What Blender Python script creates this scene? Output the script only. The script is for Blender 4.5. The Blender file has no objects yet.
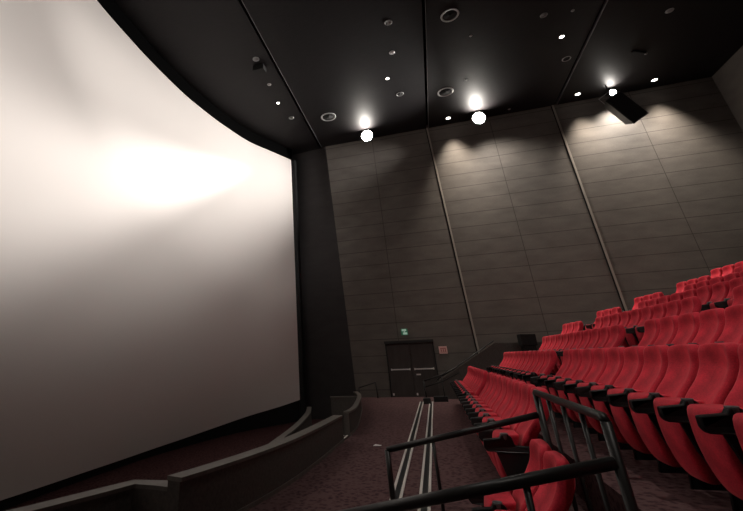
import bpy, bmesh, math, random
from mathutils import Vector, Matrix
random.seed(4)
PI = math.pi
SC = bpy.context.scene
COL = SC.collection

# ------------------------------------------------------------------ camera
yaw, pit, rol = math.radians(-17.0066), math.radians(-24.1984) - PI/2, math.radians(2.11635)
def rz(a): return Matrix(((math.cos(a), -math.sin(a), 0), (math.sin(a), math.cos(a), 0), (0, 0, 1)))
def rx(a): return Matrix(((1, 0, 0), (0, math.cos(a), -math.sin(a)), (0, math.sin(a), math.cos(a))))
RW = rz(rol) @ rx(pit) @ rz(yaw)
cd = bpy.data.cameras.new('camera')
cam = bpy.data.objects.new('camera', cd); COL.objects.link(cam)
cam.matrix_world = Matrix.Translation((0, 0, 1.5)) @ RW.transposed().to_4x4()
cd.sensor_fit = 'HORIZONTAL'; cd.sensor_width = 36
cd.lens = 405.13 / 743 * 36
cd.shift_x = (371.5 - 291.93) / 743
cd.shift_y = (178.19 - 255.5) / 743
cd.clip_start = 0.05
SC.camera = cam

# ------------------------------------------------------------------ world, exposure
w = bpy.data.worlds.new('world'); SC.world = w; w.use_nodes = True
w.node_tree.nodes['Background'].inputs[0].default_value = (0, 0, 0, 1)
w.node_tree.nodes['Background'].inputs[1].default_value = 0
SC.view_settings.view_transform = 'Standard'
SC.view_settings.look = 'None'
SC.view_settings.gamma = 1
SC.view_settings.exposure = 0.0
SC.view_settings.use_curve_mapping = False

CEIL = 11.97
WALLY, NEARY, REARX = 19.0, -0.6, 13.15

def lamp(name, loc, aim, power, deg, blend=0.5, size=0.12, col=(1, .93, .84)):
    l = bpy.data.lights.new(name, 'SPOT'); l.energy = power; l.spot_size = math.radians(deg)
    l.spot_blend = blend; l.shadow_soft_size = size; l.color = col
    o = bpy.data.objects.new(name, l); COL.objects.link(o); o.location = loc
    o.rotation_euler = (Vector(aim) - Vector(loc)).to_track_quat('-Z', 'Y').to_euler()
    return o
# floodlights under the ceiling along both side walls (fixtures are built below)
FLOODS = [(-1.51, 18.02, 11.61), (3.71, 18.22, 11.58), (9.22, 18.40, 11.74)]
NFLOODS = [(-1.52, 0.3, 11.66), (3.74, 0.1, 11.66), (9.25, 0.1, 11.66)]
KB = 46.4
WARM = (1, .95, .905)
lamp('floodlight_beam', (-1.48, 17.36, 11.34), (-7.9, -.177, 2.487), 150.0 * KB, 114.3, .9987, .12, WARM).scale = (1, .1353, 1)
lamp('floodlight_beam', (-1.52, 0.55, 11.60), (-7.9, 12.38, 8.306), 43.0 * KB, 52.87, .995, .12, WARM).scale = (1, .5143, 1)
lamp('floodlight_beam', (3.58, 17.46, 11.25), (-7.9, 11.785, 9.497), 134.7 * KB, 104.87, .9988, .12, WARM).scale = (1, .425, 1)
lamp('floodlight_beam', (3.74, 0.40, 11.60), (-7.9, 2.375, 5.695), 68.1 * KB, 141.53, .9984, .12, WARM).scale = (1, .137, 1)
lamp('floodlight_glow', (-1.51, 17.84, 11.62), (-1.60, 17.25, 12.8), 260, 150, 0.7, 0.05)
lamp('floodlight_glow', (3.71, 18.02, 11.59), (3.80, 17.40, 12.8), 360, 150, 0.7, 0.05)
lamp('floodlight_glow', (9.22, 18.25, 11.74), (9.0, 17.1, 12.8), 60, 108, 0.8, 0.05)
lamp('floodlight_wall', (3.7, 17.45, 11.15), (4.8, 19.0, 6.0), 700, 120, 1.0)
lamp('floodlight_wall', (9.25, 18.2, 11.6), (9.4, 19.0, 5.8), 1300, 120, 1.0)
lamp('floodlight_seats', (3.74, 0.5, 11.55), (2.4, 7.6, 1.0), 1100, 56, 1.0)
lamp('floodlight_seats', (9.25, 0.5, 11.55), (6.0, 11, 2.2), 1000, 66, 1.0)
# small downlights over the audience, two rows across the hall
DOWN = [(-.07, 14.22, 110), (6.24, 13.99, 400), (-.07, 4.78, 330), (6.24, 5.0, 520)]
for x, y, p in DOWN:
    lamp('downlight_beam', (x, y, CEIL - .07), (x, y, 0), p, 66, 1.0, 0.05, (1, .93, .87))
# recessed downlights that wash the side wall
WASH = [(2.42, 18.35, 2.8, 1900), (7.94, 18.35, 8.3, 1700), (10.84, 18.35, 11.0, 1700)]
for x, y, ax, p in WASH:
    lamp('downlight_beam', (x, y, CEIL - .06), (ax, 18.8, 3.0), p, 72, 1.0, 0.2, (1, .88, .74))

# ------------------------------------------------------------------ materials
def mat(name, col, rough=0.6, metal=0.0, spec=0.5, emit=None, estr=0, sheen=0):
    m = bpy.data.materials.new(name); m.use_nodes = True
    b = m.node_tree.nodes['Principled BSDF']
    b.inputs['Base Color'].default_value = (*col, 1)
    b.inputs['Roughness'].default_value = rough
    b.inputs['Metallic'].default_value = metal
    b.inputs['Specular IOR Level'].default_value = spec
    if sheen:
        b.inputs['Sheen Weight'].default_value = sheen
        b.inputs['Sheen Roughness'].default_value = .4
        b.inputs['Sheen Tint'].default_value = (1, .35, .35, 1)
    if emit:
        b.inputs['Emission Color'].default_value = (*emit, 1)
        b.inputs['Emission Strength'].default_value = estr
    return m
def nt(m): return m.node_tree.nodes, m.node_tree.links, m.node_tree.nodes['Principled BSDF']
def math_node(N, L, op, a, b=None, c=None):
    n = N.new('ShaderNodeMath'); n.operation = op
    for i, v in enumerate((a, b, c)):
        if v is None: continue
        if isinstance(v, (int, float)): n.inputs[i].default_value = v
        else: L.new(v, n.inputs[i])
    return n.outputs[0]
def ramp(N, L, fac, stops):
    r = N.new('ShaderNodeValToRGB'); L.new(fac, r.inputs[0])
    e = r.color_ramp.elements
    e[0].position, e[0].color = stops[0][0], (*stops[0][1], 1)
    e[1].position, e[1].color = stops[-1][0], (*stops[-1][1], 1)
    for p, c in stops[1:-1]:
        k = e.new(p); k.color = (*c, 1)
    return r.outputs[0]
def noise(N, L, vec, scale, detail=3, stretch=None):
    if stretch:
        mp = N.new('ShaderNodeMapping'); mp.inputs['Scale'].default_value = stretch; L.new(vec, mp.inputs[0]); vec = mp.outputs[0]
    n = N.new('ShaderNodeTexNoise'); n.inputs['Scale'].default_value = scale; n.inputs['Detail'].default_value = detail
    L.new(vec, n.inputs['Vector']); return n.outputs['Fac']
def coord(N): return N.new('ShaderNodeTexCoord').outputs['Object']

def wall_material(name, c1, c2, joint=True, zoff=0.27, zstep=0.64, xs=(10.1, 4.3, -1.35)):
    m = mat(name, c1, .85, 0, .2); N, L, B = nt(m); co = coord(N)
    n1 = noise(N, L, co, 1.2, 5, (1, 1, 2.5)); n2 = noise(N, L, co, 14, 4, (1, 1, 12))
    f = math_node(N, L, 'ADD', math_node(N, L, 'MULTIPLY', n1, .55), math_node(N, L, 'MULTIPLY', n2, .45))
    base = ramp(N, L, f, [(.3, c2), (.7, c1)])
    if joint:
        sx = N.new('ShaderNodeSeparateXYZ'); L.new(co, sx.inputs[0])
        zz = math_node(N, L, 'DIVIDE', math_node(N, L, 'SUBTRACT', sx.outputs[2], zoff), zstep)
        fr = math_node(N, L, 'ABSOLUTE', math_node(N, L, 'SUBTRACT', math_node(N, L, 'FRACT', zz), .5))
        j = math_node(N, L, 'GREATER_THAN', fr, .5 - .012 / zstep)
        for x in xs:
            jj = math_node(N, L, 'LESS_THAN', math_node(N, L, 'ABSOLUTE', math_node(N, L, 'SUBTRACT', sx.outputs[0], x)), .013)
            j = math_node(N, L, 'MAXIMUM', j, jj)
        mx = N.new('ShaderNodeMix'); mx.data_type = 'RGBA'
        L.new(j, mx.inputs[0]); L.new(base, mx.inputs[6]); mx.inputs[7].default_value = (c2[0]*.62, c2[1]*.62, c2[2]*.62, 1)
        base = mx.outputs[2]
    L.new(base, B.inputs['Base Color'])
    bp = N.new('ShaderNodeBump'); bp.inputs['Strength'].default_value = .25; bp.inputs['Distance'].default_value = .01
    L.new(n2, bp.inputs['Height']); L.new(bp.outputs[0], B.inputs['Normal'])
    return m
def carpet_material(name, dark, mid, light, scale=15.0):
    m = mat(name, mid, .95, 0, .1); N, L, B = nt(m); co = coord(N)
    v = N.new('ShaderNodeTexVoronoi'); v.inputs['Scale'].default_value = scale; L.new(co, v.inputs['Vector'])
    wv = N.new('ShaderNodeTexVoronoi'); wv.inputs['Scale'].default_value = scale * 2.3; wv.feature = 'F2'
    L.new(co, wv.inputs['Vector'])
    n = noise(N, L, co, 60, 2)
    f = math_node(N, L, 'ADD', math_node(N, L, 'MULTIPLY', v.outputs['Distance'], .6), math_node(N, L, 'MULTIPLY', wv.outputs['Distance'], .3))
    f = math_node(N, L, 'ADD', f, math_node(N, L, 'MULTIPLY', n, .25))
    L.new(ramp(N, L, f, [(.38, dark), (.52, mid), (.70, light)]), B.inputs['Base Color'])
    return m
def fabric_material(name, c1, c2):
    m = mat(name, c1, .75, 0, .25, sheen=.3); N, L, B = nt(m); co = coord(N)
    n1 = noise(N, L, co, 5, 4); n2 = noise(N, L, co, 90, 2)
    f = math_node(N, L, 'ADD', math_node(N, L, 'MULTIPLY', n1, .7), math_node(N, L, 'MULTIPLY', n2, .3))
    L.new(ramp(N, L, f, [(.35, c2), (.65, c1)]), B.inputs['Base Color'])
    return m
def grain(name, c1, c2, rough, scale=8, stretch=(1, 1, 1), spec=.3):
    m = mat(name, c1, rough, 0, spec); N, L, B = nt(m); co = coord(N)
    n1 = noise(N, L, co, scale, 5, stretch)
    L.new(ramp(N, L, n1, [(.3, c2), (.7, c1)]), B.inputs['Base Color'])
    return m
M = {
 'wall': wall_material('woven_wall_panel', (.165, .147, .133), (.098, .088, .080)),
 'wall_shaded': wall_material('shaded_wall_panel', (.050, .046, .046), (.034, .031, .032), False),  # shade of the return wall turned from the lamps, put into the colour
 'rear': wall_material('rear_wall_panel', (.16, .145, .13), (.11, .10, .092), False),
 'ceiling': grain('black_ceiling', (.013, .011, .012), (.007, .006, .0065), .6, 3, (1, 14, 1), .22),
 'black': grain('matt_black', (.012, .012, .013), (.006, .006, .006), .7, 20),
 'groove': mat('groove_black', (.003, .003, .003), .95, 0, .02),
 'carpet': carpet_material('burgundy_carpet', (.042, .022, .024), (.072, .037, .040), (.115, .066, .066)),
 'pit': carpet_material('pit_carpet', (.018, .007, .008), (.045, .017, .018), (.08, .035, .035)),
 'parapet': grain('parapet_cloth', (.095, .082, .074), (.065, .056, .051), .9, 30),
 'cap': grain('parapet_cap', (.14, .125, .11), (.10, .09, .08), .5, 12),
 'screen': mat('projection_screen', (.88, .83, .79), .9, 0, .1),
 'red': fabric_material('red_velour', (.80, .036, .066), (.38, .012, .028)),
 'blackplastic': mat('black_plastic', (.012, .012, .013), .45, 0, .4),
 'cupring': mat('cup_holder_rim', (.16, .16, .165), .35, 0, .5),
 'rail': mat('black_painted_steel', (.010, .0095, .0095), .38, 0, .45),
 'metal': mat('brushed_aluminium', (.80, .79, .76), .42, .6),
 'strip': mat('wall_trim_metal', (.30, .27, .235), .5, .1),
 'nosing': mat('nosing_metal', (.78, .75, .70), .45, .3),
 'door': grain('dark_door', (.060, .050, .046), (.046, .038, .035), .55, 6, (1, 1, .3)),
 'doorframe': mat('door_frame_black', (.006, .006, .006), .6),
 'green': mat('exit_green', (.03, .16, .09), .5, emit=(.05, .22, .12), estr=.25),
 'pale': mat('exit_pale', (.4, .55, .45), .5, emit=(.35, .5, .42), estr=.35),
 'redsign': mat('sign_pink', (.75, .48, .44), .6),
 'redink': mat('sign_red', (.33, .05, .05), .6),
 'ring': mat('diffuser_rim', (.36, .36, .36), .4, .2),
 'hole': mat('diffuser_dark', (.008, .008, .008), .9),
 'bulb': mat('lit_bulb', (1, 1, 1), .5, emit=(1, .93, .84), estr=8),
 'flood': mat('lit_flood_lens', (1, 1, 1), .5, emit=(1, .95, .88), estr=60),
 'dimbulb': mat('unlit_lens', (.30, .29, .29), .3),
 'paper': mat('white_paper', (.7, .68, .66), .8),
}

# ------------------------------------------------------------------ mesh helpers
def tag(o, label=None, cat=None, group=None, kind=None):
    if label: o['label'] = label
    if cat: o['category'] = cat
    if group: o['group'] = group
    if kind: o['kind'] = kind
    return o
def link(name, bm, m, parent=None, smooth=False, bevel=0):
    bmesh.ops.recalc_face_normals(bm, faces=bm.faces)
    me = bpy.data.meshes.new(name); bm.to_mesh(me); bm.free()
    for p in me.polygons: p.use_smooth = smooth
    me.materials.append(M[m] if isinstance(m, str) else m)
    o = bpy.data.objects.new(name, me); COL.objects.link(o)
    if parent: o.parent = parent
    if bevel:
        b = o.modifiers.new('bevel', 'BEVEL'); b.width = bevel; b.segments = 2; b.limit_method = 'ANGLE'
    return o
def empty(name, loc, label, cat, group=None, rzz=0):
    o = bpy.data.objects.new(name, None); COL.objects.link(o); o.location = loc; o.rotation_euler = (0, 0, rzz)
    return tag(o, label, cat, group)
def box(bm, x0, x1, y0, y1, z0, z1):
    v = [bm.verts.new((x, y, z)) for x in (x0, x1) for y in (y0, y1) for z in (z0, z1)]
    for f in ((0, 1, 3, 2), (4, 6, 7, 5), (0, 4, 5, 1), (2, 3, 7, 6), (0, 2, 6, 4), (1, 5, 7, 3)):
        bm.faces.new([v[i] for i in f])
def tube(bm, pts, r, n=12, cap=True):
    P = [Vector(p) for p in pts]; rings = []
    for i, p in enumerate(P):
        d = (P[min(i + 1, len(P) - 1)] - P[max(i - 1, 0)]).normalized()
        u = d.cross(Vector((0, 0, 1)))
        if u.length < .05: u = d.cross(Vector((0, 1, 0)))
        u.normalize(); v = d.cross(u).normalized()
        rings.append([bm.verts.new(p + r * (math.cos(t) * u + math.sin(t) * v)) for t in [2 * PI * k / n for k in range(n)]])
    for a, b in zip(rings, rings[1:]):
        for k in range(n): bm.faces.new((a[k], a[(k + 1) % n], b[(k + 1) % n], b[k]))
    if cap: bm.faces.new(rings[0]); bm.faces.new(rings[-1])
def lathe(bm, prof, n=24, axis='z', c=(0, 0, 0)):
    rings = []
    for r, h in prof:
        ring = []
        for k in range(n):
            t = 2 * PI * k / n
            a, b = r * math.cos(t), r * math.sin(t)
            p = (a, b, h) if axis == 'z' else (a, h, b)
            ring.append(bm.verts.new((c[0] + p[0], c[1] + p[1], c[2] + p[2])))
        rings.append(ring)
    for a, b in zip(rings, rings[1:]):
        for k in range(n): bm.faces.new((a[k], a[(k + 1) % n], b[(k + 1) % n], b[k]))
    if prof[0][0] > 1e-4: bm.faces.new(rings[0])
    if prof[-1][0] > 1e-4: bm.faces.new(rings[-1])
    bmesh.ops.remove_doubles(bm, verts=bm.verts, dist=1e-5)
def ring_solid(bm, rings):
    R = [[bm.verts.new(p) for p in r] for r in rings]; n = len(R[0])
    for a, b in zip(R, R[1:]):
        for k in range(n): bm.faces.new((a[k], a[(k + 1) % n], b[(k + 1) % n], b[k]))
    bm.faces.new(R[0]); bm.faces.new(R[-1])
def ribbon(bm, path, th, z0, z1, side=1):
    """solid wall following a plan path; z0/z1 numbers or lists per point; thickness th to the left (side=1) of the path"""
    rings = []
    for i, p in enumerate(path):
        a = Vector(path[max(i - 1, 0)]); b = Vector(path[min(i + 1, len(path) - 1)]); d = (b - a).normalized()
        nrm = Vector((-d.y, d.x)) * side * th
        q = Vector(p) + nrm
        za = z0[i] if isinstance(z0, (list, tuple)) else z0; zb = z1[i] if isinstance(z1, (list, tuple)) else z1
        rings.append([(p[0], p[1], za), (p[0], p[1], zb), (q.x, q.y, zb), (q.x, q.y, za)])
    ring_solid(bm, rings)
def smooth_path(pts, n=6):
    """Catmull-Rom through plan points (any dimension)"""
    out = []; P = [Vector(p) for p in pts]
    for i in range(len(P) - 1):
        p0, p1, p2, p3 = P[max(i - 1, 0)], P[i], P[i + 1], P[min(i + 2, len(P) - 1)]
        for k in range(n):
            t = k / n
            out.append(tuple(.5 * ((2 * p1) + (-p0 + p2) * t + (2 * p0 - 5 * p1 + 4 * p2 - p3) * t * t + (-p0 + 3 * p1 - 3 * p2 + p3) * t ** 3)))
    out.append(tuple(P[-1])); return out
def struct(name, bm, m, bevel=0, smooth=False, parent=None):
    o = link(name, bm, m, parent, smooth, bevel)
    if parent is None: o['kind'] = 'structure'
    return o

# ------------------------------------------------------------------ room shell
bm = bmesh.new()
ring_solid(bm, [[(-3.30, y, -1.0), (-3.86, y, CEIL + .2), (REARX, y, CEIL + .2), (REARX, y, -1.0)] for y in (WALLY, WALLY + .3)])
struct('wall_far_side', bm, 'wall')
bm = bmesh.new(); ribbon(bm, [(-3.2, 19.01), (-6.6, 19.35), (-9.6, 19.5)], .3, -1.0, CEIL + .2, -1); struct('wall_screen_return', bm, 'wall_shaded')
bm = bmesh.new(); box(bm, REARX, REARX + .3, NEARY - .3, WALLY + .3, -1.0, CEIL + .2); struct('wall_rear', bm, 'rear')
bm = bmesh.new(); box(bm, -9.6, REARX, NEARY - .3, NEARY, -1.0, CEIL + .2); struct('wall_near_side', bm, 'wall')
bm = bmesh.new(); box(bm, -9.9, -9.6, NEARY - .3, 19.8, -1.0, CEIL + .2); struct('wall_screen', bm, 'black')
# ceiling panels parted by open grooves, black void above them
JX = [-9.7, -4.12, 1.45, 7.2, REARX + .1]
for i in range(4):
    bm = bmesh.new()
    box(bm, JX[i] + (.06 if i else 0), JX[i + 1] - .06 if i < 3 else JX[i + 1], NEARY - .2, 19.6, CEIL, CEIL + .12)
    struct('ceiling', bm, 'ceiling')
bm = bmesh.new(); box(bm, -9.9, REARX + .3, NEARY - .3, 19.8, CEIL + .2, CEIL + .3); struct('ceiling', bm, 'groove')
for i in (1, 2, 3):
    bm = bmesh.new(); box(bm, JX[i] + .045, JX[i] + .058, NEARY - .1, 18.95, CEIL - .02, CEIL + .1); struct('trim_%d' % i, bm, 'cupring')
# wall trims (slim metal profiles), the first leans slightly
for i, (xt, xb) in enumerate(((1.42, 1.74), (7.07, 7.12))):
    bm = bmesh.new()
    ring_solid(bm, [[(x - .035, 18.95, z), (x + .035, 18.95, z), (x + .035, 19.02, z), (x - .035, 19.02, z)] for x, z in ((xb, .0), (xt, CEIL))])
    struct('trim_%d' % (i + 4), bm, 'strip')
    bm = bmesh.new()
    ring_solid(bm, [[(x - .085, 18.985, z), (x - .036, 18.985, z), (x - .036, 19.02, z), (x - .085, 19.02, z)] for x, z in ((xb, .0), (xt, CEIL))])
    struct('trim_%d' % (i + 6), bm, 'black')

# ------------------------------------------------------------------ screen and its surround
SP = [(-5.73, 18.7), (-6.26, 17.6), (-7.0, 16.1), (-7.49, 14.3), (-7.78, 12.6), (-7.92, 11.3), (-7.97, 9.4), (-7.93, 8.0), (-7.84, 6.65), (-7.62, 5.0), (-7.3, 3.5), (-6.85, 2.0), (-6.2, .5)]
SPs = smooth_path(SP, 5)
def zbot(y):
    t = (y - 9.2) / 9.5
    return -.66 + .62 * abs(t) ** 2.2
bm = bmesh.new()
ribbon(bm, SPs, .04, [zbot(p[1]) for p in SPs], 11.37, -1)
scr = link('cinema_screen', bm, 'screen', smooth=False)
tag(scr, 'huge curved white cinema screen, blank and lit from above, filling the left side', 'screen')
for p in scr.data.polygons: p.use_smooth = True
e = scr.modifiers.new('es', 'EDGE_SPLIT'); e.split_angle = .7
bm = bmesh.new(); ribbon(bm, [(p[0] - .06, p[1] + (.0 if 3 < i else 0)) for i, p in enumerate(SPs)], .1, -1.0, 11.375, -1); struct('wall_screen_backing', bm, 'black')
bm = bmesh.new(); ribbon(bm, [(p[0] + .05, p[1]) for p in SPs], .2, 11.376, CEIL, -1); struct('wall_screen_header', bm, 'groove')
# black edge masking at the screen's side
bm = bmesh.new(); ring_solid(bm, [[(-5.75, 18.70, z), (-5.55, 18.72, z), (-5.52, 18.95, z), (-5.80, 18.95, z)] for z in (-.9, 11.37)])
tag(link('screen_masking', bm, 'black'), 'black vertical masking post along the right edge of the screen', 'masking')

# ------------------------------------------------------------------ floors
MAIN = [(-2.48, 4.12), (-2.28, 5.0), (-2.12, 6.0), (-2.04, 7.0), (-2.0, 8.2), (-1.98, 9.35)]
SEC = [(-1.96, 9.95), (-1.98, 10.8), (-2.1, 12.0), (-2.44, 14.6), (-2.75, 16.3), (-3.1, 17.6)]
LEFT = [(-4.75, NEARY - .1), (-4.4, 1.6), (-3.58, 3.36), (-3.2, 4.3), (-2.55, 4.3)] + MAIN[1:] + SEC + [(-3.6, 19.1)]
def slab(name, pts, z0, z1, m):
    bm = bmesh.new()
    a = [bm.verts.new((x, y, z0)) for x, y in pts]; b = [bm.verts.new((x, y, z1)) for x, y in pts]
    bm.faces.new(a); bm.faces.new(b)
    for i in range(len(pts)): bm.faces.new((a[i], a[(i + 1) % len(pts)], b[(i + 1) % len(pts)], b[i]))
    bmesh.ops.triangulate(bm, faces=[f for f in bm.faces if len(f.verts) > 4])
    return struct(name, bm, m)
BX0, BX1, BY0, BY1 = .05, 1.0, 3.30, 5.34       # sunken bay with the low pair
slab('floor', LEFT + [(BX0, 19.1), (BX0, NEARY - .1)], -.4, 0.0, 'carpet')
for p in ([(BX0, NEARY - .1), (REARX, NEARY - .1), (REARX, BY0), (BX0, BY0)], [(BX0, BY1), (REARX, BY1), (REARX, 19.1), (BX0, 19.1)], [(BX1, BY0), (REARX, BY0), (REARX, BY1), (BX1, BY1)]):
    slab('floor', p, -.4, 0.0, 'carpet')
slab('floor', [(BX0 - .02, BY0 - .02), (BX1 + .02, BY0 - .02), (BX1 + .02, BY1 + .02), (BX0 - .02, BY1 + .02)], -.6, -.39, 'carpet')
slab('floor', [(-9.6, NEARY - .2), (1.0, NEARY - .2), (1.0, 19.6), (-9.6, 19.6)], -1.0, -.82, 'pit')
LF = 0.0
UF = [.385, .805, 1.225, 1.585, 1.945, 2.325, 2.725]
UX = [2.35, 3.6, 4.85, 6.05, 7.25, 8.55, 9.85]
UK = [0, .002, .004, .0045, .0045, .0045, .0045]
def rowx(n, y): return UX[n] - UK[n] * max(0, y - 9) ** 2
def edge(n, y):    # riser line in front of row n
    if n == 0: return 1.30
    return rowx(n - 1, y) + .26
ys = [NEARY + (WALLY - NEARY) * k / 16 for k in range(17)]
for n in range(7):
    front = [(edge(n, y), y) for y in ys]
    back = [(edge(n + 1, y) if n < 6 else REARX, y) for y in reversed(ys)]
    slab('floor', front + back, 0.0 if n == 0 else UF[n - 1] - .3, UF[n], 'carpet')

# two pairs of bright nosing strips beside the front row
for x0, z, side in ((-.70, 0.0, 'left'), (-.40, .03, 'right')):
    o = empty('step_nosing', (x0, 9.0, z + .03 if side == 'right' else 0.03), '%s of the two pale metal double strips running along the carpet' % ('left-hand' if side == 'left' else 'right-hand, brighter'), 'floor strip', 'metal strips along the aisle')
    zz = .0
    for k, dx in enumerate((0.0, .10)):
        bm = bmesh.new(); box(bm, dx, dx + .032, -9.4, 7.95, -.002, .010); link('metal_strip', bm, 'nosing', o)
    bm = bmesh.new(); box(bm, .033, .099, -9.4, 7.95, -.002, .006); link('grip_inlay', bm, 'blackplastic', o)
    if side == 'left': o.location.z = 0.002; o.location.x = -.745
    else: o.location.z = .002; o.location.x = -.425

# ------------------------------------------------------------------ low parapets
def ribbon_bm(P, th, z0, z1, side):
    bm = bmesh.new(); ribbon(bm, P, th, z0, z1, side); return bm
def parapet(name, path, z0, z1, label, th=.16, side=1, caph=.035, base=False):
    o = empty(name, (path[0][0], path[0][1], 0), label, 'low wall')
    P = [(p[0] - path[0][0], p[1] - path[0][1]) for p in path]
    zt = z1 if isinstance(z1, list) else [z1] * len(P)
    bm = bmesh.new(); ribbon(bm, P, th, z0, [z - caph for z in zt], side); link('wall_body', bm, 'parapet', o)
    bm = bmesh.new(); q = [(p[0] + .015 * side, p[1]) for p in P]; base and link('skirting', ribbon_bm(P, .012, 0, .045, -side), 'cap', o); ribbon(bm, q, th + .03, [z - caph for z in zt], zt, side); link('coping', bm, 'cap', o)
    return o
mp = smooth_path(MAIN, 5)
parapet('low_parapet', mp, -.82, [.52 - .07 * i / (len(mp) - 1) for i in range(len(mp))], 'long curved low dark wall with pale coping beside the empty aisle', base=True)
sp = smooth_path(SEC, 4)
parapet('low_parapet', sp, -.4, [.45 - .13 * i / (len(sp) - 1) for i in range(len(sp))], 'far curved low wall beyond the small step opening, near the doors', .10, base=True)
parapet('low_parapet', [(-4.75, .6), (-4.32, 1.7), (-3.78, 2.75), (-3.44, 3.42), (-3.20, 3.98), (-3.10, 4.26), (-2.86, 4.25), (-2.50, 4.19)], -.82, .415, 'nearest low wall piece at the bottom left corner, its coping a step lower', .16, 1)
ip = smooth_path([(-2.75, 5.6), (-2.9, 6.8), (-3.05, 8.2), (-3.3, 10.6), (-3.7, 13.0), (-4.1, 14.6)], 4)
parapet('low_parapet', ip, -.82, .10, 'thin curved inner low wall between the long parapet and the screen pit', .12, 1)
parapet('low_parapet', [(-3.5, 15.0), (-2.62, 15.05)], -.82, .36, 'short straight low wall closing the pit in front of the doors', .10, -1)
# step opening between the two parapets
bm = bmesh.new(); box(bm, -.28, 0, -.27, .27, -.02, .012)
o = link('step_edge', bm, 'carpet'); o.location = (-2.0, 9.65, .0); tag(o, 'small step landing in the opening between the curved low walls', 'step')
for dx in (-.03, -.11):
    bm = bmesh.new(); box(bm, dx, dx + .03, -.26, .26, .012, .02); link('nosing', bm, 'nosing', o)

# litter on the carpet
bm = bmesh.new(); ring_solid(bm, [[(-.07, -.04, z), (.05, -.06, z + .006), (.08, .03, z), (-.04, .06, z + .01)] for z in (.004, .010)])
o = link('paper_scrap', bm, 'paper'); o.location = (-1.27, 8.93, 0); tag(o, 'tiny white scrap of paper lying alone on the aisle carpet', 'paper')

# ------------------------------------------------------------------ doors, signs
d = bpy.data.objects.new('door_1', None); COL.objects.link(d); d.location = (-.95, 19.0, 0); d['kind'] = 'structure'
bm = bmesh.new(); box(bm, -1.0, 1.0, -.16, .0, 2.0, 2.1); link('door_lintel', bm, 'doorframe', d)
bm = bmesh.new(); box(bm, -.98, -.93, -.05, .0, 0, 2.0); box(bm, .93, .98, -.05, 0, 0, 2.0); link('door_jamb', bm, 'doorframe', d)
for s in (-1, 1):
    x0, x1 = (-.925, -.008) if s < 0 else (.008, .925)
    bm = bmesh.new(); box(bm, x0, x1, -.035, 0, .01, 1.995); lf = link('door_leaf', bm, 'door', d, bevel=.004)
    bm = bmesh.new(); box(bm, x0 + .07, x1 - .06, -.10, -.07, .985, 1.03); 
    box(bm, x0 + .07, x0 + .12, -.08, -.035, .97, 1.045); box(bm, x1 - .11, x1 - .06, -.08, -.035, .97, 1.045)
    link('push_bar', bm, 'metal', lf, bevel=.004)
    if s > 0:
        bm = bmesh.new(); box(bm, x0 + .12, x0 + .30, -.055, -.035, .78, .83); link('lock_plate', bm, 'metal', lf)
    bm = bmesh.new(); box(bm, x0 + .03, x0 + .09 if s > 0 else x0 + .09, -.06, -.035, .06, .14); link('door_bolt', bm, 'metal', lf)

o = empty('exit_sign', (-1.06, 18.97, 2.44), 'small green running-man emergency exit sign above the double doors', 'sign')
bm = bmesh.new(); box(bm, -.135, .135, -.03, .03, -.125, .125); link('sign_box', bm, 'green', o)
bm = bmesh.new()      # running figure and doorway bars
box(bm, -.10, .08, -.034, -.030, .03, .11); box(bm, -.06, .11, -.034, -.030, -.10, -.02)
box(bm, -.02, .02, -.034, -.030, -.02, .03)
link('running_figure', bm, 'pale', o)
o = empty('notice_sign', (.37, 18.98, 1.68), 'small square pinkish notice with red marks, on the wall right of the doors', 'sign')
bm = bmesh.new(); box(bm, -.16, .16, -.01, .02, -.14, .14); link('sign_panel', bm, 'redsign', o)
bm = bmesh.new()
for x in (-.09, -.01, .07): box(bm, x, x + .03, -.014, -.010, -.06, .06)
box(bm, -.10, .11, -.014, -.010, .055, .075); box(bm, -.12, .13, -.014, -.010, -.085, -.07)
link('red_marks', bm, 'redink', o)

# stair parapet along the far wall, right of the doors
bm = bmesh.new()
pr = [(-.05, .0), (-.05, .58), (.6, .93), (2.2, 1.84), (4.0, 1.80), (4.0, 0)]
a = [bm.verts.new((x, 17.95, z)) for x, z in pr]; b = [bm.verts.new((x, 18.07, z)) for x, z in pr]
bm.faces.new(a); bm.faces.new(b)
for i in range(len(pr)): bm.faces.new((a[i], a[(i + 1) % len(pr)], b[(i + 1) % len(pr)], b[i]))
o = link('stair_parapet', bm, 'parapet'); tag(o, 'dark sloping stair wall climbing rightward along the far wall beside the doors', 'low wall')
bm = bmesh.new(); tube(bm, [(-.05, 17.9, .66), (.6, 17.9, 1.0), (2.2, 17.9, 1.92)], .022); link('handrail', bm, 'rail', o, True)
bm = bmesh.new(); box(bm, -.25, .25, -.22, .22, 0, .38)
o = link('equipment_box', bm, 'black', bevel=.01); o.location = (3.26, 17.60, 1.70); o.rotation_euler = (0, .03, .12); tag(o, 'black box standing at the wall end of the upper rows', 'box')
bm = bmesh.new(); box(bm, -.2, .2, -.18, .18, -1.31, 0); link('stand', bm, 'black', o)

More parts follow.
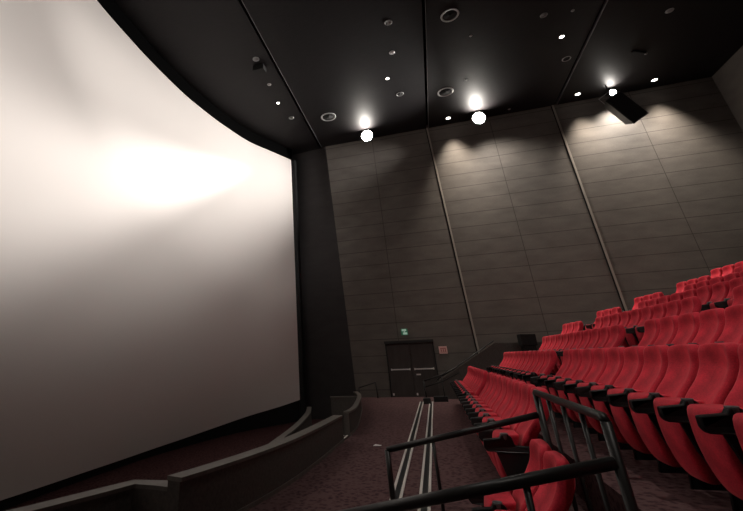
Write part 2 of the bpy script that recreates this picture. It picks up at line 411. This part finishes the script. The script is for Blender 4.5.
# rails near the doors
def railing(name, loc, label, tubes, cat='railing', r=.022, m='rail'):
    o = empty(name, loc, label, cat)
    for nm, pts, rr in tubes:
        bm = bmesh.new(); tube(bm, [tuple(p[k] - loc[k] for k in range(3)) for p in pts], rr); link(nm, bm, m, o, True)
    return o
railing('handrail', (-.5, 16.95, 0), 'thin black handrail rising rightward in front of the right door', [
    ('post', [(-.50, 17.05, 0), (-.52, 17.05, .66)], .03),
    ('rail', [(-.52, 17.05, .66), (.15, 17.05, .84), (.75, 17.05, 1.10)], .025),
    ('rail', [(-.50, 17.05, .46), (.15, 17.05, .64), (.75, 17.05, .90)], .02),
    ('post', [(.12, 17.05, 0), (.12, 17.05, .82)], .02)])
railing('handrail', (-2.6, 18.6, 0), 'thin black handrail against the wall left of the double doors', [
    ('rail', [(-3.15, 18.6, .38), (-2.45, 18.6, .57)], .022),
    ('post', [(-2.45, 18.6, .57), (-2.42, 18.6, 0)], .022),
    ('post', [(-3.15, 18.6, .38), (-3.15, 18.6, 0)], .02)])
for x0, x1, y0, y1, h, lb in ((-.60, -.36, 16.25, 16.6, .17, 'small black curb block at the far end of the left floor strips'), (-.26, .22, 16.96, 17.3, .16, 'wider black curb block at the far end of the right floor strips')):
    bm = bmesh.new(); box(bm, 0, x1 - x0, 0, y1 - y0, 0, h); o = link('curb_block', bm, 'blackplastic', bevel=.008); o.location = (x0, y0, 0); tag(o, lb, 'block')

# ------------------------------------------------------------------ audience seating
PROF = [(.000, 1.135, .05), (-.010, 1.12, .07), (-.008, 1.06, .085), (-.012, 1.0, .085), (-.030, .945, .085), (-.058, .90, .09), (-.092, .855, .095), (-.135, .805, .10), (-.185, .755, .10), (-.235, .70, .10), (-.275, .63, .10), (-.30, .55, .09), (-.31, .48, .06)]
def back_mesh(drop=0.0):
    bm = bmesh.new(); rings = []
    us = [-1, -.93, -.72, -.4, 0, .4, .72, .93, 1]
    for i, (x, z, th) in enumerate(PROF):
        if drop and z > .7: z = .7 + (z - .7) * (1 - drop / .435)
        hw = .246
        if i == 0: hw = .20
        elif i == 1: hw = .226
        if z < .6: hw = .225
        wing = (.06 if i < 6 else .05) if 1 < i < 11 else .015
        ring = []
        for u in us:
            f = wing * abs(u) ** 2.4 if abs(u) < .95 else -.012
            top = -.012 * u * u if i < 2 else 0
            ring.append((x - f, u * hw, z + top))
        for u in reversed(us[1:-1]):
            ring.append((x + th + .02 * (1 - u * u), u * hw * .97, z))
        rings.append(ring)
    ring_solid(bm, rings)
    return bm
def cushion_mesh():
    # tipped-up cushion: upright, bulging forward, rounded underneath
    st = [(-.45, .695, .12), (-.50, .702, .20), (-.535, .67, .23), (-.545, .58, .20), (-.55, .45, .16), (-.54, .33, .15), (-.52, .22, .13), (-.485, .15, .10), (-.45, .115, .06)]
    bm = bmesh.new(); rings = []
    us = [-1, -.93, -.7, -.35, 0, .35, .7, .93, 1]
    for i, (x, z, th) in enumerate(st):
        hw = .212 - (.03 if i == 0 else 0) - max(0, (.45 - z)) * .14
        ring = [(x - .02 * (1 - u * u) + (.03 if abs(u) > .95 else 0), u * hw, z) for u in us]
        ring += [(x + th, u * hw * .96, z + .0) for u in reversed(us[1:-1])]
        rings.append(ring)
    ring_solid(bm, rings); return bm
def arm_mesh(y):
    bm = bmesh.new(); wd = lambda px: .036 if px < -.4 else .020
    pr = [(-.44, .55), (-.66, .565), (-.685, .60), (-.68, .67), (-.52, .685), (-.50, .715), (-.435, .72), (-.40, .695), (-.38, .62), (-.20, .61), (-.18, .58), (-.20, .55)]
    a = [bm.verts.new((px, y - wd(px), pz)) for px, pz in pr]; b = [bm.verts.new((px, y + wd(px), pz)) for px, pz in pr]
    bm.faces.new(a); bm.faces.new(b)
    for i in range(len(pr)): bm.faces.new((a[i], a[(i + 1) % len(pr)], b[(i + 1) % len(pr)], b[i]))
    return bm
def leg_mesh(y):
    bm = bmesh.new()
    pr = [(-.57, .552), (-.52, .36), (-.42, .12), (-.44, .0), (-.08, .0), (-.18, .10), (-.20, .30), (-.22, .552)]
    a = [bm.verts.new((px, y - .018, pz)) for px, pz in pr]; b = [bm.verts.new((px, y + .018, pz)) for px, pz in pr]
    bm.faces.new(a); bm.faces.new(b)
    for i in range(len(pr)): bm.faces.new((a[i], a[(i + 1) % len(pr)], b[(i + 1) % len(pr)], b[i]))
    return bm
def cup_mesh(y):
    bm = bmesh.new()
    lathe(bm, [(.030, -.05), (.036, -.03), (.040, .0), (.040, .012), (.032, .012), (.028, -.02), (.0001, -.02)], 16, 'z', (-.465, y, .715))
    return bm
PITCH = .56
def make_seat(low=False):
    root = bpy.data.objects.new('cinema_chair', None); COL.objects.link(root)
    b = link('backrest', back_mesh(0), 'red', root, True)
    s = b.modifiers.new('sub', 'SUBSURF'); s.levels = 1; s.render_levels = 1
    c = link('seat_cushion', cushion_mesh(), 'red', root, True)
    s = c.modifiers.new('sub', 'SUBSURF'); s.levels = 1; s.render_levels = 1
    def arm(y):
        a = link('armrest', arm_mesh(y), 'blackplastic', root, False, .01)
        link('cup_holder', cup_mesh(y), 'cupring', a, True)
        link('leg', leg_mesh(y), 'blackplastic', root, False)
    arm(PITCH / 2)
    if low: arm(-PITCH / 2)
    return root
def copy_tree(o, parent=None):
    c = o.copy(); COL.objects.link(c); c.parent = parent
    for ch in list(o.children): copy_tree(ch, c)
    return c
proto = make_seat(); used = [False]
def end_arm(root):
    a = link('armrest', arm_mesh(-PITCH / 2), 'blackplastic', root, False, .01)
    link('cup_holder', cup_mesh(-PITCH / 2), 'cupring', a, True)
    link('leg', leg_mesh(-PITCH / 2), 'blackplastic', root, False)
WORDS = ['nearest', 'second', 'third', 'fourth', 'fifth', 'sixth', 'seventh', 'eighth', 'ninth', 'tenth', 'eleventh', 'twelfth', 'thirteenth', 'fourteenth', 'fifteenth', 'sixteenth', 'seventeenth', 'eighteenth']
ROWN = ['first upper row', 'second upper row', 'third upper row', 'fourth upper row', 'fifth upper row', 'sixth upper row', 'top visible row']
def seat_run(y0, count, xf, z, phrase, group, endarm=True, rot=None):
    for k in range(count):
        y = y0 + PITCH * (k + .5)
        if not used[0]: o = proto; used[0] = True
        else: o = copy_tree(proto)
        o.location = (xf(y), y, z)
        dx = xf(y + .2) - xf(y - .2)
        o.rotation_euler = (0, 0, -math.atan2(dx, .4) if abs(dx) > 1e-6 else 0)
        for key, v in (('label', phrase % WORDS[k] if count > 1 else phrase.replace('%s', 'only')), ('category', 'chair'), ('group', group)): o[key] = v
        yield o, k
def run(*a, **kw):
    first = None
    for o, k in seat_run(*a, **kw):
        if k == 0: first = o
    end_arm(first)
LX = 1.03
pl = lambda y: LX
run(5.42, 9, pl, LF, 'red cinema chair, %s from the guard rail in the front row', 'front row seats behind the guard rail')
run(11.1, 9, pl, LF, 'red cinema chair, %s one past the break in the front row', 'front row seats beyond the break')
def U(n): return lambda y: rowx(n, y)
def urun(n, y0, c, where):
    run(y0, c, U(n), UF[n], 'tipped-up red cinema chair, %s one ' + where + ' in the ' + ROWN[n], 'seats ' + where + ' in the ' + ROWN[n])
urun(0, 9.55 - 12 * PITCH, 12, 'before the dark gap')
urun(0, 10.38, 12, 'past the dark gap')
urun(1, 9.08 - 6 * PITCH, 6, 'before the aisle')
urun(1, 10.08, 11, 'past the aisle')
urun(2, 8.78 - 2 * PITCH, 2, 'before the aisle')
urun(2, 9.8, 9, 'past the aisle')
urun(2, 16.0, 3, 'against the wall')
urun(3, 9.8, 9, 'past the aisle')
urun(3, 16.0, 3, 'against the wall')
urun(4, 11.4, 6, 'right of the wall block')
urun(4, 15.9, 3, 'against the wall')
urun(5, 13.1, 3, 'right of the wall block')
urun(5, 15.8, 3, 'against the wall')
urun(6, 15.6, 4, 'against the wall')
lowp = make_seat(True)
for k, (y, lb) in enumerate(((4.90, 'sunken red chair between the two sloping rails, farther of the pair'), (4.34, 'sunken red chair between the two sloping rails, nearer of the pair'))):
    o = lowp if k == 0 else copy_tree(lowp)
    o.location = (.78, y, -.39)
    for key, v in (('label', lb), ('category', 'chair'), ('group', 'sunken pair inside the rails')): o[key] = v

# ------------------------------------------------------------------ guard rails in the foreground
YA, YC, XB = 5.32, 3.36, .945
railing('guard_rail', (-.65, YA, 0), 'black tubular rail crossing in front of the front row, farther of two', [
    ('top_rail', [(-.652, YA, .571), (.915, YA, .906)], .030),
    ('post', [(-.652, YA, .571), (-.645, YA, 0)], .030),
    ('post', [(-.157, YA, .66), (-.157, YA, 0)], .018)])
railing('guard_rail', (-.8, YC, 0), 'thick black tubular rail crossing the bottom of the view, nearest of all', [
    ('top_rail', [(-.82, YC, .515), (.93, YC, .877)], .036),
    ('post', [(-.80, YC, .52), (-.80, YC, 0)], .028),
    ('post', [(.415, YC, .76), (.415, YC, -.39)], .022)])
tb = [('top_rail', [(XB, YA, 1.11), (XB, YC + .03, 1.11), (XB, YC, 1.085)], .030),
      ('post', [(XB, YA, 1.11), (XB, YA, -.39)], .034),
      ('post', [(XB, YC, 1.09), (XB, YC, -.39)], .032)]
for k in range(3):
    y = YA + (YC - YA) * (k + 1) / 4
    tb.append(('baluster', [(XB, y, 1.09), (XB, y, -.39)], .018))
railing('guard_rail', (XB, 4.34, 0), 'black rail with upright bars, standing right behind the sunken red pair', tb)

# ------------------------------------------------------------------ ceiling fixtures
def fixture(name, x, y, R, kind, label, cat, group=None, m2=None):
    o = empty(name, (x, y, CEIL - .001), label, cat, group)
    if kind == 'ring':
        bm = bmesh.new(); lathe(bm, [(R, 0), (R * 1.0, -.010), (R * .93, -.018), (R * .80, -.016), (R * .78, 0)], 32); link('rim', bm, 'ring', o, True)
        bm = bmesh.new(); lathe(bm, [(R * .78, -.006), (R * .5, -.004), (R * .0001, -.004)], 32); link('louvre', bm, m2 or 'hole', o, True)
    else:
        bm = bmesh.new(); lathe(bm, [(R * 1.25, 0), (R * 1.2, -.008), (R, -.010), (R, 0)], 24); link('rim', bm, 'ring', o, True)
        bm = bmesh.new(); lathe(bm, [(R, -.008), (R * .6, -.014), (.0001, -.016)], 24); link('bulb', bm, m2 or 'dimbulb', o, True)
    return o
fixture('air_diffuser', -3.03, 16.19, .36, 'ring', 'large round ceiling air diffuser left of the left bright lamp', 'air diffuser', 'round air diffusers')
fixture('air_diffuser', 2.24, 16.07, .34, 'ring', 'large round ceiling air diffuser just above the middle bright lamp', 'air diffuser', 'round air diffusers')
fixture('air_diffuser', 2.28, 11.5, .30, 'ring', 'large round ceiling air diffuser at the top edge of the view', 'air diffuser', 'round air diffusers')
for x, y, R, lb in ((-4.70, 11.27, .13, 'small ringed ceiling light above the dark box near the screen'), (.27, 11.12, .13, 'small ringed ceiling light left of the central groove, near the top'),
                    (.34, 15.52, .16, 'oval-looking ringed ceiling light above the left bright lamp'), (-4.7, 15.64, .13, 'small ringed ceiling light nearest the screen corner'),
                    (5.36, 12.6, .12, 'small ringed ceiling light at the top left of the right groove'), (6.76, 15.45, .16, 'ringed ceiling light close beside the right groove')):
    fixture('recessed_light', x, y, R, 'ring', lb, 'ceiling light', 'unlit ringed ceiling lights', 'dimbulb' if R < .15 else None)
for x, y, R, m, lb in ((-.07, 14.22, .07, 'bulb', 'tiny bright ceiling bulb left of the central groove'), (-4.88, 14.27, .065, 'bulb', 'tiny bright ceiling bulb in the row nearest the screen'),
                 (6.24, 13.99, .08, 'bulb', 'tiny bright ceiling bulb near the top of the right groove'), (.25, 12.7, .09, 'dimbulb', 'tiny unlit ceiling lens left of the central groove'),
                 (-4.78, 12.9, .07, 'dimbulb', 'tiny unlit ceiling lens below the dark box near the screen'), (3.04, 12.79, .04, 'dimbulb', 'faint ceiling sensor right of the central groove'),
                 (3.06, 15.46, .05, 'dimbulb', 'faint ceiling sensor above the middle bright lamp'), (6.26, 12.71, .045, 'dimbulb', 'faint ceiling sensor at the top edge by the right groove'),
                 (5.16, 18.6, .05, 'dimbulb', 'faint ceiling lens by the wall right of the middle bright lamp'), (9.48, 13.87, .10, 'dimbulb', 'pale oblong ceiling lens at the top right')):
    fixture('ceiling_spot', x, y, R, 'spot', lb, 'ceiling light', None, m)
for (x, y, ax, p), lb in zip(WASH, ('small lit downlight between the central groove and middle bright lamp', 'small lit downlight left of the hanging loudspeaker', 'small lit downlight right of the hanging loudspeaker')):
    fixture('downlight', x, y + .02, .10, 'spot', lb, 'downlight', 'lit downlights along the wall', 'bulb')
# dark box and dark oblong device
bm = bmesh.new(); box(bm, -.22, .22, -.16, .16, -.22, 0); o = link('ceiling_projector', bm, 'hole', bevel=.01); o.location = (-4.75, 11.75, CEIL); tag(o, 'dark box fixed to the ceiling near the screen edge', 'box')
bm = bmesh.new(); tube(bm, [(0, -.0, 0), (0, 0, -.12)], .04); link('lens', bm, 'hole', o, True)
bm = bmesh.new(); box(bm, -.30, .30, -.05, .05, -.07, 0); o = link('ceiling_camera', bm, 'hole', bevel=.01); o.location = (9.35, 15.96, CEIL); o.rotation_euler = (0, 0, .5); tag(o, 'dark oblong device on the ceiling above the loudspeaker', 'camera')
bm = bmesh.new(); lathe(bm, [(.05, -.02), (.055, -.06), (.0001, -.09)], 12, 'z', (.34, 0, 0)); link('lens', bm, 'ring', o, True)

# floodlights: housing, bracket, glowing lens
def flood(x, y, z, label, r=.17, aim=(0, -1, -.25), m='flood'):
    o = empty('floodlight', (x, y, z), label, 'floodlight', 'floodlights under the ceiling')
    q = Vector(aim).to_track_quat('-Y', 'Z'); o.rotation_euler = q.to_euler()
    bm = bmesh.new(); lathe(bm, [(.06, .22), (r * .8, .16), (r * 1.15, .0), (r * 1.15, -.03), (r * 1.02, -.03), (r * .7, .08), (.0001, .10)], 24, 'y'); link('housing', bm, 'hole', o, True)
    bm = bmesh.new(); lathe(bm, [(r, -.02), (r * .7, -.06), (.0001, -.085)], 24, 'y'); link('lens', bm, m, o, True)
    bm = bmesh.new(); tube(bm, [(0, .08, .1), (0, .08, CEIL - z + .02)], .02); link('bracket', bm, 'black', o, True)
    return o
for (x, y, z), lb in zip(FLOODS, ('dazzling floodlight by the screen, leftmost of the bright lamps', 'dazzling floodlight in the middle bay of the ceiling edge', 'bright floodlight right above the hanging loudspeaker')):
    flood(x, y, z, lb, .27 if x < 9 else .14)
for (x, y, z), lb in zip(NFLOODS, ('floodlight on the near wall side facing the screen', 'floodlight on the near wall side above the front seats', 'floodlight on the near wall side above the rear seats')):
    flood(x, y, z, lb, .17, (0, 1, -.4), 'dimbulb')

# ------------------------------------------------------------------ hanging loudspeaker
o = empty('loudspeaker', (9.17, 17.75, 10.60), 'black box loudspeaker hanging tilted beneath the ceiling on the far wall', 'loudspeaker')
bm = bmesh.new()
a = [(-.36, -.0, .70), (.36, -.0, .70), (.36, -.0, -.70), (-.36, -.0, -.70)]
b = [(-.28, .55, .62), (.28, .55, .62), (.28, .55, -.50), (-.28, .55, -.50)]
ring_solid(bm, [a, b]); link('cabinet', bm, 'blackplastic', o, bevel=.012)
bm = bmesh.new(); box(bm, -.32, .32, -.02, .0, -.66, .66); link('grille', bm, 'hole', o)
bm = bmesh.new(); tube(bm, [(-.3, .30, .60), (-.3, .30, .95), (.3, .30, .95), (.3, .30, .60)], .02); link('yoke', bm, 'ring', o, True)
fr = Vector((0, -1, -.10)).normalized()      # the way the grille faces
up = Vector((-.49, 0, .87)); up = (up - up.dot(fr) * fr).normalized()
rt = (-fr).cross(up) * -1
rt = up.cross(fr) * -1 if False else fr.cross(up) * -1
Mx = Matrix((rt, -fr, up)).transposed()
if Mx.determinant() < 0: Mx = Matrix((-rt, -fr, up)).transposed()
o.rotation_euler = Mx.to_euler()
Ri = Mx.transposed()
bm = bmesh.new()
tube(bm, [tuple(Ri @ (Vector(p) - o.location)) for p in ((8.92, 18.05, 11.30), (8.92, 18.05, CEIL + .01))], .025)
link('ceiling_hanger', bm, 'black', o, True)
